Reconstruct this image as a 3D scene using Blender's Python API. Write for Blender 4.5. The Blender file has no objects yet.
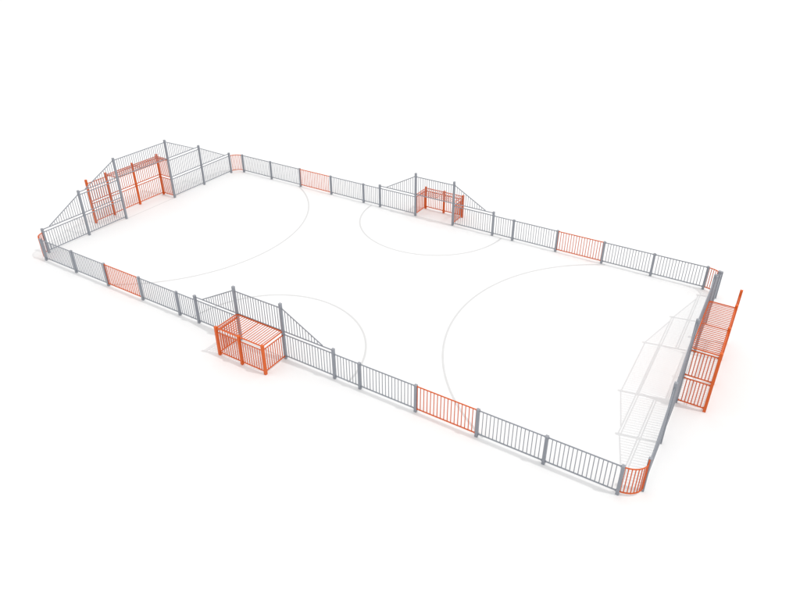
import bpy, bmesh, math
from mathutils import Vector, Matrix

scene = bpy.context.scene
col = scene.collection
PI = math.pi

# ------------------------------------------------------------------ measures (metres)
A, N, T, G = 2.0, 0.974, 2.011, 2.004        # panel pitch, short panel, wing panel, small goal opening
SIDE_X = [0, A, 2 * A, 3 * A, 4 * A, 4 * A + N]
SIDE_LEN = 4 * A + N + T                     # corner post to goal post
L = 2 * SIDE_LEN + G                         # straight length of a long side
RX, RY = 0.522, 0.457                        # rounded corner
E1, E2, GE = 2.0, 2.02, 2.955                # wing bays and large goal opening
W = 2 * RY + 2 * (E1 + E2) + GE
H_LOW, H_MID, H_TALL, H_CORNER, H_STEP, H_SIDE = 1.02, 2.165, 3.02, 1.16, 1.17, 2.165
POST = 0.088


# ------------------------------------------------------------------ materials
def new_mat(name):
    m = bpy.data.materials.new(name)
    m.use_nodes = True
    return m, m.node_tree, m.node_tree.nodes['Principled BSDF']


def paint(name, rgb, rough=0.42, var=0.10, coat=0.0):
    """powder-coated steel: fine orange-peel bump, slight batch variation and worn gloss"""
    m, nt, b = new_mat(name)
    tc = nt.nodes.new('ShaderNodeTexCoord')
    n1 = nt.nodes.new('ShaderNodeTexNoise')
    n1.inputs['Scale'].default_value = 2.3
    n1.inputs['Detail'].default_value = 6
    nt.links.new(tc.outputs['Object'], n1.inputs['Vector'])
    info = nt.nodes.new('ShaderNodeObjectInfo')
    add = nt.nodes.new('ShaderNodeMath'); add.operation = 'MULTIPLY_ADD'
    add.inputs[1].default_value = 0.35
    nt.links.new(info.outputs['Random'], add.inputs[0])
    nt.links.new(n1.outputs['Fac'], add.inputs[2])
    mr = nt.nodes.new('ShaderNodeMapRange')
    mr.inputs['From Min'].default_value = 0.3
    mr.inputs['From Max'].default_value = 1.1
    mr.inputs['To Min'].default_value = 1 - var
    mr.inputs['To Max'].default_value = 1 + var
    nt.links.new(add.outputs[0], mr.inputs['Value'])
    mul = nt.nodes.new('ShaderNodeVectorMath'); mul.operation = 'SCALE'
    mul.inputs[0].default_value = rgb
    nt.links.new(mr.outputs[0], mul.inputs['Scale'])
    nt.links.new(mul.outputs[0], b.inputs['Base Color'])
    mr2 = nt.nodes.new('ShaderNodeMapRange')
    mr2.inputs['To Min'].default_value = rough - 0.08
    mr2.inputs['To Max'].default_value = rough + 0.12
    nt.links.new(n1.outputs['Fac'], mr2.inputs['Value'])
    nt.links.new(mr2.outputs[0], b.inputs['Roughness'])
    n2 = nt.nodes.new('ShaderNodeTexNoise')
    n2.inputs['Scale'].default_value = 260
    nt.links.new(tc.outputs['Object'], n2.inputs['Vector'])
    bp = nt.nodes.new('ShaderNodeBump')
    bp.inputs['Strength'].default_value = 0.08
    bp.inputs['Distance'].default_value = 0.002
    nt.links.new(n2.outputs['Fac'], bp.inputs['Height'])
    nt.links.new(bp.outputs[0], b.inputs['Normal'])
    b.inputs['Coat Weight'].default_value = coat
    b.inputs['Specular IOR Level'].default_value = 0.3
    return m


GREY = paint('grey_powder_coat', (0.252, 0.268, 0.300))
CAPG = paint('grey_cap_plastic', (0.29, 0.302, 0.33), rough=0.5)
ORANGE = paint('orange_powder_coat', (0.62, 0.104, 0.013), rough=0.40, var=0.07)
CAPO = paint('orange_cap_plastic', (0.66, 0.120, 0.018), rough=0.5, var=0.05)


def ground_mat(name, lo, hi, rough, scale):
    m, nt, b = new_mat(name)
    tc = nt.nodes.new('ShaderNodeTexCoord')
    n = nt.nodes.new('ShaderNodeTexNoise')
    n.inputs['Scale'].default_value = scale
    n.inputs['Detail'].default_value = 8
    nt.links.new(tc.outputs['Object'], n.inputs['Vector'])
    r = nt.nodes.new('ShaderNodeValToRGB')
    r.color_ramp.elements[0].color = (*lo, 1)
    r.color_ramp.elements[1].color = (*hi, 1)
    nt.links.new(n.outputs['Fac'], r.inputs['Fac'])
    nt.links.new(r.outputs[0], b.inputs['Base Color'])
    b.inputs['Roughness'].default_value = rough
    b.inputs['Specular IOR Level'].default_value = 0.15
    return m


FLOOR = ground_mat('white_floor', (0.795, 0.795, 0.795), (0.805, 0.805, 0.805), 0.9, 0.6)
LINE = ground_mat('pale_grey_line_paint', (0.60, 0.60, 0.60), (0.64, 0.64, 0.64), 0.8, 3.0)


# ------------------------------------------------------------------ shape helpers
def box(bm, c, s, axis=None):
    """box of size s centred at c; axis = optional rotation matrix (3x3)"""
    M = Matrix.Translation(c)
    if axis is not None:
        M = M @ axis.to_4x4()
    bmesh.ops.create_cube(bm, size=1, matrix=M @ Matrix.Diagonal((s[0], s[1], s[2], 1)))


def rail(bm, p, q, w=0.036, h=0.036):
    """rectangular tube from p to q (h measured upwards)"""
    p, q = Vector(p), Vector(q)
    d = (q - p)
    ln = d.length
    x = d.normalized()
    up = Vector((0, 0, 1))
    if abs(x.z) > 0.99:
        up = Vector((0, 1, 0))
    y = up.cross(x).normalized()
    z = x.cross(y)
    R = Matrix((x, y, z)).transposed()
    box(bm, (p + q) / 2, (ln, w, h), R)


def rod(bm, p, q, r=0.0125, seg=8):
    p, q = Vector(p), Vector(q)
    d = q - p
    R = d.to_track_quat('Z', 'Y').to_matrix().to_4x4()
    n0 = len(bm.faces)
    bmesh.ops.create_cone(bm, cap_ends=False, segments=seg, radius1=r, radius2=r, depth=d.length,
                          matrix=Matrix.Translation((p + q) / 2) @ R)
    bm.faces.ensure_lookup_table()
    for f in bm.faces[n0:]:
        f.smooth = True


def sweep(bm, pts, w, h):
    """rectangular tube swept along a curve in plan"""
    ring = []
    n = len(pts)
    for i, p in enumerate(pts):
        a, b = Vector(pts[max(0, i - 1)]), Vector(pts[min(n - 1, i + 1)])
        t = (b - a).normalized()
        s = Vector((-t.y, t.x, 0)).normalized()
        p = Vector(p)
        ring.append([bm.verts.new(p + s * w / 2 * u + Vector((0, 0, h / 2 * v)))
                     for u, v in ((-1, -1), (1, -1), (1, 1), (-1, 1))])
    for a, b in zip(ring, ring[1:]):
        for k in range(4):
            f = bm.faces.new((a[k], a[(k + 1) % 4], b[(k + 1) % 4], b[k]))
    bm.faces.new(ring[0][::-1]); bm.faces.new(ring[-1])


def finish(bm, name, mat, bevel=0.0):
    bmesh.ops.recalc_face_normals(bm, faces=bm.faces)
    if bevel:
        es = [e for e in bm.edges if len(e.link_faces) == 2 and e.calc_face_angle(0) > 1.0]
        bmesh.ops.bevel(bm, geom=es, offset=bevel, segments=2, profile=0.6, affect='EDGES')
        for f in bm.faces:
            f.smooth = False
    me = bpy.data.meshes.new(name)
    bm.to_mesh(me); bm.free()
    me.materials.append(mat)
    return me


def link(name, me, parent=None, loc=(0, 0, 0), rotz=0.0, label=None):
    o = bpy.data.objects.new(name, me)
    col.objects.link(o)
    o.parent = parent
    o.location = loc
    o.rotation_euler = (0, 0, rotz)
    if label:
        o['label'] = label
    return o


def thing(name, label, cat, loc, rotz=0.0, group=None):
    o = bpy.data.objects.new(name, None)
    col.objects.link(o)
    o.empty_display_size = 0.2
    o.location = loc
    o.rotation_euler = (0, 0, rotz)
    o['label'] = label
    o['category'] = cat
    if group:
        o['group'] = group
    return o


def copy_thing(root, label, loc, rotz):
    r = root.copy(); col.objects.link(r)
    r.location = loc; r.rotation_euler = (0, 0, rotz); r['label'] = label
    for ch in list(root.children):
        c = ch.copy(); col.objects.link(c); c.parent = r
        for g in list(ch.children):
            d = g.copy(); col.objects.link(d); d.parent = c
    return r


# ------------------------------------------------------------------ posts
CACHE = {}


def post(parent, name, h, mat, capmat, loc, size=POST):
    key = ('post', round(h, 3), mat.name, size)
    if key not in CACHE:
        bm = bmesh.new()
        box(bm, (0, 0, (h - 0.018) / 2), (size, size, h - 0.018))
        m1 = finish(bm, name, mat, 0.008)
        bm = bmesh.new()
        # low moulded cap: skirt and shallow domed pyramid
        s = size / 2 + 0.001
        rings = []
        for z, k in ((h - 0.030, 1.0), (h - 0.012, 1.0), (h - 0.004, 0.86), (h, 0.55)):
            rings.append([bm.verts.new((u * s * k, v * s * k, z)) for u, v in ((-1, -1), (1, -1), (1, 1), (-1, 1))])
        for a, b in zip(rings, rings[1:]):
            for k in range(4):
                bm.faces.new((a[k], a[(k + 1) % 4], b[(k + 1) % 4], b[k]))
        bm.faces.new(rings[-1])
        m2 = finish(bm, 'post_cap', capmat)
        CACHE[key] = (m1, m2)
    m1, m2 = CACHE[key]
    o = link(name, m1, parent, loc)
    link('post_cap', m2, o)
    return o


# ------------------------------------------------------------------ panels (local x from post centre to post centre)
RW, RH, BAR, BARO = 0.021, 0.036, 0.0124, 0.0143


def lug(bm, x, z):
    box(bm, (x, 0, z), (0.024, RW + 0.018, RH + 0.016))


def panel(parent, name, x0, x1, z0, z1, mat, y=0.0, origin=None, rotz=0.0, nb=None, frame=False, pitch=0.115, label=None):
    """comb of bars on a bottom rail, with its top rail as a sub-part"""
    ln = x1 - x0
    key = ('panel', name, round(ln, 3), z0, z1, mat.name, nb, frame, pitch)
    if key not in CACHE:
        a, b = POST / 2 + 0.001, ln - POST / 2 - 0.001
        n = nb or max(2, round((b - a) / pitch) - 1)
        bm = bmesh.new()
        rail(bm, (a, 0, z0), (b, 0, z0), RW, RH)
        if frame:
            for x in (a + RW / 2, b - RW / 2):
                rail(bm, (x, 0, z0 + RH / 2 - 0.003), (x, 0, z1 - RH / 2 + 0.003), RW - 0.003, RW - 0.003)
        lug(bm, a + 0.012, z0); lug(bm, b - 0.012, z0)
        for k in range(n):
            x = a + (b - a) * (k + 1) / (n + 1)
            rod(bm, (x, 0, z0 + RH / 2 - 0.004), (x, 0, z1 - RH / 2 + 0.004), BARO if mat is ORANGE else BAR)
        m1 = finish(bm, name, mat)
        bm = bmesh.new()
        rail(bm, (a, 0, z1), (b, 0, z1), RW, RH)
        lug(bm, a + 0.012, z1); lug(bm, b - 0.012, z1)
        m2 = finish(bm, 'top_rail', mat, 0.003)
        CACHE[key] = (m1, m2)
    m1, m2 = CACHE[key]
    o = link(name, m1, parent, origin if origin else (x0, y, 0), rotz, label)
    link('top_rail', m2, o)
    return o


def triangle(parent, name, x0, x1, z0, z1, mat, start=0.2):
    """sloping panel: low at x0, high at x1"""
    ln = x1 - x0
    a, b = POST / 2 + 0.001, ln - POST / 2 - 0.001
    xs = ln * start
    n = round((b - a) / 0.115) - 1
    bm = bmesh.new()
    rail(bm, (a, 0, z0), (b, 0, z0), RW, RH)
    lug(bm, a + 0.012, z0); lug(bm, b - 0.012, z0)
    for k in range(n):
        x = a + (b - a) * (k + 1) / (n + 1)
        zt = z0 + (z1 - z0) * (x - xs) / (b - xs)
        if zt - z0 > 0.07:
            rod(bm, (x, 0, z0 + RH / 2 - 0.004), (x, 0, zt - RH / 2 + 0.004), BAR)
    m1 = finish(bm, name, mat)
    bm = bmesh.new()
    rail(bm, (xs, 0, z0 + RH * 0.7), (b, 0, z1), RW * 0.97, RH)
    lug(bm, b - 0.012, z1)
    m2 = finish(bm, 'sloping_rail', mat, 0.003)
    o = link(name, m1, parent, (x0, 0, 0))
    link('sloping_rail', m2, o)
    return o


Z0, Z1 = 0.115, 0.965          # low panel rails
ZW = 1.0                       # top rail of the wing and lower large-goal panels

# ------------------------------------------------------------------ the four long-side fences
side_spots = [
    ((0, 0, 0), 0.0, 'low grey barred fence on the front long side, left of its small orange goal'),
    ((L, 0, 0), PI, 'low grey barred fence on the front long side, right of its small orange goal'),
    ((0, W, 0), 0.0, 'low grey barred fence on the back long side, left of its small orange goal'),
    ((L, W, 0), PI, 'low grey barred fence on the back long side, right of its small orange goal'),
]
sf = thing('side_fence', side_spots[0][2], 'fence', (0, 0, 0), 0, 'low side fences')
for i, x in enumerate(SIDE_X):
    post(sf, 'fence_post', H_STEP if i == 5 else H_LOW, GREY, CAPG, (x, 0, 0))
for i in range(4):
    if i == 2:
        panel(sf, 'fence_panel', SIDE_X[2], SIDE_X[3], Z0, Z1, ORANGE, frame=True, label='orange barred panel between grey panels')
    else:
        panel(sf, 'fence_panel', SIDE_X[i], SIDE_X[i + 1], Z0, Z1, GREY)
panel(sf, 'fence_panel', SIDE_X[4], SIDE_X[5], Z0, Z1, GREY, label='short grey barred panel')
panel(sf, 'fence_panel', SIDE_X[5], SIDE_LEN, Z0, 0.975, GREY)
triangle(sf, 'sloping_panel', SIDE_X[5], SIDE_LEN, 1.10, 1.985, GREY)
for loc, rz, lab in side_spots[1:]:
    copy_thing(sf, lab, loc, rz)

# ------------------------------------------------------------------ the four stepped end fences
YE = [RY, RY + E1, RY + E1 + E2, RY + E1 + E2 + GE, W - RY - E1, W - RY]
end_spots = [
    ((-RX, YE[0], 0), PI / 2, 'tall grey stepped fence on the left end, between front corner and large orange goal'),
    ((-RX, YE[5], 0), -PI / 2, 'tall grey stepped fence on the left end, between back corner and large orange goal'),
    ((L + RX, YE[0], 0), PI / 2, 'tall grey stepped fence on the right end, seen edge-on, from front corner to large goal'),
    ((L + RX, YE[5], 0), -PI / 2, 'tall grey stepped fence on the right end, seen edge-on, from back corner to large goal'),
]
ef = thing('end_fence', end_spots[0][2], 'fence', end_spots[0][0], end_spots[0][1], 'stepped end fences')
post(ef, 'fence_post', H_CORNER, GREY, CAPG, (0, 0, 0))
post(ef, 'fence_post', H_MID, GREY, CAPG, (E1, 0, 0))
panel(ef, 'fence_panel', 0, E1, Z0, 0.975, GREY)
triangle(ef, 'sloping_panel', 0, E1, 1.10, 1.985, GREY, 0.17)
panel(ef, 'fence_panel', E1, E1 + E2, Z0, 0.975, GREY)
panel(ef, 'fence_panel', E1, E1 + E2, 1.10, 1.955, GREY, label='upper grey barred panel')
triangle(ef, 'sloping_panel', E1, E1 + E2, 2.08, 2.90, GREY, 0.17)
for loc, rz, lab in end_spots[1:]:
    copy_thing(ef, lab, loc, rz)

# ------------------------------------------------------------------ rounded corner panels
def corner(label, loc, rx, ry, tall=None):
    """rx, ry signed: quarter ellipse from (0,0) to (rx, ry)"""
    t = thing('corner_panel', label, 'fence panel', loc, 0, 'rounded orange corner panels')
    P = lambda a, z: (rx * math.sin(a), ry * (1 - math.cos(a)), z)
    a0, a1 = 0.085, PI / 2 - 0.105
    bm = bmesh.new()
    sweep(bm, [P(a0 + (a1 - a0) * i / 20, Z0) for i in range(21)], RW, RH)
    for i in range(7):
        a = a0 + (a1 - a0) * (i + 1) / 8
        rod(bm, P(a, Z0 + RH / 2 - 0.004), P(a, Z1 - RH / 2 + 0.004), BARO)
    link('curved_bars', finish(bm, 'curved_bars', ORANGE), t)
    bm = bmesh.new()
    sweep(bm, [P(a0 + (a1 - a0) * i / 20, Z1) for i in range(21)], RW, RH)
    link('top_rail', finish(bm, 'top_rail', ORANGE, 0.003), t)
    for a, top in ((a0 + 0.03, Z1 - RH / 2), (a1 - 0.03, tall if tall else Z1 - RH / 2)):
        bm = bmesh.new()
        k = RW + 0.012 if top == tall else RW - 0.004
        rail(bm, P(a, Z0 + RH / 2 - 0.003), P(a, top), k, k)
        link('end_upright', finish(bm, 'end_upright', ORANGE, 0.003), t)


corner('rounded orange barred panel at the front left corner, joining two grey fences', (0, 0, 0), -RX, RY)
corner('rounded orange barred panel at the front right corner, nearest the viewer', (L, 0, 0), RX, RY, 1.13)
corner('rounded orange barred panel at the back left corner, joining two grey fences', (0, W, 0), -RX, -RY)
corner('rounded orange barred panel at the back right corner, half hidden by an edge-on grey fence', (L, W, 0), RX, -RY)

# ------------------------------------------------------------------ goals (local x along the opening, y towards the back)
def roof(parent, w, d, z, nb, mid):
    """barred roof grille between the header and the back posts"""
    k0 = 0.032
    y0, y1 = 0.03, d - 0.012
    bm = bmesh.new()
    rail(bm, (0, y0, z), (w, y0, z), k0, k0)
    rail(bm, (0, y1, z), (w, y1, z), k0, k0)
    for x, k in ((k0 / 2, k0), (w - k0 / 2, k0), (w / 2, mid)):
        rail(bm, (x, y0 + k0 / 2, z), (x, y1 - k0 / 2, z), k, k - 0.003)
    for i in range(nb):
        x = w * (i + 1) / (nb + 1)
        if abs(x - w / 2) > 0.03:
            rod(bm, (x, y0 + k0 / 2 - 0.004, z), (x, y1 - k0 / 2 + 0.004, z), BAR)
    link('roof_panel', finish(bm, 'roof_panel', ORANGE), parent)


def small_goal(label, loc, rz):
    t = thing('small_goal', label, 'goal', loc, rz, 'small side goals')
    d, h = 0.99, 1.145
    for x in (0, G):
        post(t, 'goal_post', H_SIDE, GREY, CAPG, (x, 0, 0))
    panel(t, 'header_panel', 0, G, 1.10, 1.985, GREY)
    for x in (0, G / 2, G):
        post(t, 'back_post', h, ORANGE, CAPO, (x, d, 0))
    for x in (0, G / 2):
        panel(t, 'back_panel', x, x + G / 2, Z0, 0.93, ORANGE, y=d, pitch=0.105)
    for x in (0, G):
        panel(t, 'side_panel', 0, d, Z0, 0.95, ORANGE, origin=(x, 0, 0), rotz=PI / 2, nb=8)
    roof(t, G, d, 1.085, 19, 0.03)
    return t


sg = small_goal('small orange cage goal with grey header on the front long side, seen from behind', (SIDE_LEN + G, 0, 0), PI)
copy_thing(sg, 'small orange cage goal with grey header on the back long side, mouth facing us',
           (SIDE_LEN, W, 0), 0)


def large_goal(label, loc, rz):
    t = thing('large_goal', label, 'goal', loc, rz, 'large end goals')
    d, h, ext = 0.815, 2.155, 1.045
    for x in (0, GE):
        post(t, 'goal_post', H_TALL, GREY, CAPG, (x, 0, 0))
    panel(t, 'header_panel', 0, GE, 2.08, 2.90, GREY)
    xs = [-ext, 0, GE / 2, GE]
    for x in xs:
        post(t, 'back_post', h, ORANGE, CAPO, (x, d, 0))
    for a, b in zip(xs, xs[1:]):
        panel(t, 'back_panel', a, b, Z0, 0.965, ORANGE, y=d)
        panel(t, 'back_panel', a, b, 1.085, 1.96, ORANGE, y=d)
    panel(t, 'side_panel', 0, d, Z0, 0.965, ORANGE, origin=(GE, 0, 0), rotz=PI / 2, nb=7)
    panel(t, 'side_panel', 0, d, 1.085, 1.96, ORANGE, origin=(GE, 0, 0), rotz=PI / 2, nb=7)
    roof(t, GE, d, 2.045, 27, 0.03)
    return t


lg = large_goal('large orange barred goal with grey header on the left end, its back wall facing us', (-RX, YE[2], 0), PI / 2)
copy_thing(lg, 'large orange barred goal on the right end, behind an edge-on grey fence',
           (L + RX, YE[3], 0), -PI / 2)

# ------------------------------------------------------------------ floor and painted lines
bm = bmesh.new()
bmesh.ops.create_circle(bm, cap_ends=True, segments=96, radius=420)
fl = link('floor', finish(bm, 'floor', FLOOR), None, (12, 6, 0))
fl['kind'] = 'structure'


def arc_line(name, c, r, a0, a1, w=0.07, seg=96, z=0.004):
    bm = bmesh.new()
    prev = None
    for i in range(seg + 1):
        a = a0 + (a1 - a0) * i / seg
        u = [bm.verts.new((c[0] + math.cos(a) * q, c[1] + math.sin(a) * q, z)) for q in (r - w / 2, r + w / 2)]
        if prev:
            bm.faces.new((prev[0], prev[1], u[1], u[0]))
        prev = u
    o = link(name, finish(bm, name, LINE))
    o['kind'] = 'structure'


def straight_line(name, p, q, w=0.04, z=0.004):
    bm = bmesh.new()
    p, q = Vector((*p, z)), Vector((*q, z))
    t = (q - p).normalized(); s = Vector((-t.y, t.x, 0)) * w / 2
    bm.faces.new([bm.verts.new(v) for v in (p - s, q - s, q + s, p + s)])
    o = link(name, finish(bm, name, LINE))
    o['kind'] = 'structure'


mx = SIDE_LEN + G / 2
arc_line('painted_arc', (mx, 0), 3.48, 0.02, PI - 0.02)
arc_line('painted_arc', (mx, W), 3.48, PI + 0.02, 2 * PI - 0.02)
aa = math.asin((W / 2 - 0.05) / 6.74)
arc_line('painted_arc', (0.64, W / 2), 6.74, -aa, aa)
aa = math.asin((W / 2 - 0.05) / 6.67)
arc_line('painted_arc', (23.26, W / 2), 6.67, PI - aa, PI + aa)
straight_line('painted_goal_line', (-RX, YE[2] + 0.05), (-RX, YE[3] - 0.05))
straight_line('painted_goal_line', (L + RX, YE[2] + 0.05), (L + RX, YE[3] - 0.05))
straight_line('painted_goal_line', (SIDE_LEN + 0.05, W), (SIDE_LEN + G - 0.05, W))
straight_line('painted_goal_line', (SIDE_LEN + 0.05, 0), (SIDE_LEN + G - 0.05, 0))

# ------------------------------------------------------------------ light: white studio surround and one key lamp
world = bpy.data.worlds.new('World')
scene.world = world
world.use_nodes = True
bg = world.node_tree.nodes['Background']
bg.inputs['Color'].default_value = (1.0, 1.0, 1.0, 1)
bg.inputs['Strength'].default_value = 1.11

ld = bpy.data.lights.new('key_lamp', 'AREA')
ld.shape = 'DISK'
D = 300.0
ld.size = 1.2
ld.energy = PI * D * D * 0.98
ld.color = (1.0, 0.985, 0.965)
lamp = bpy.data.objects.new('key_lamp', ld)
col.objects.link(lamp)
dirv = Vector((0.579, 0.111, 1.0)).normalized()
lamp.location = Vector((12, 6, 0)) + dirv * D
lamp.rotation_euler = dirv.to_track_quat('Z', 'Y').to_euler()

# ------------------------------------------------------------------ camera
cd = bpy.data.cameras.new('camera')
cd.sensor_width = 36.0
cd.lens = 658.835 / 800 * 36.0
cd.shift_x = -1.823 / 800
cd.shift_y = -21.372 / 800
cd.clip_end = 2000
cam = bpy.data.objects.new('camera', cd)
col.objects.link(cam)
cam.location = (25.408, -12.975, 13.317)
cam.rotation_euler = (1.0419, -0.0004, 0.5480)
scene.camera = cam

scene.view_settings.view_transform = 'Standard'
scene.view_settings.look = 'None'
scene.view_settings.exposure = 0.0
scene.view_settings.gamma = 1.0
scene.render.engine = 'CYCLES'
scene.cycles.max_bounces = 8
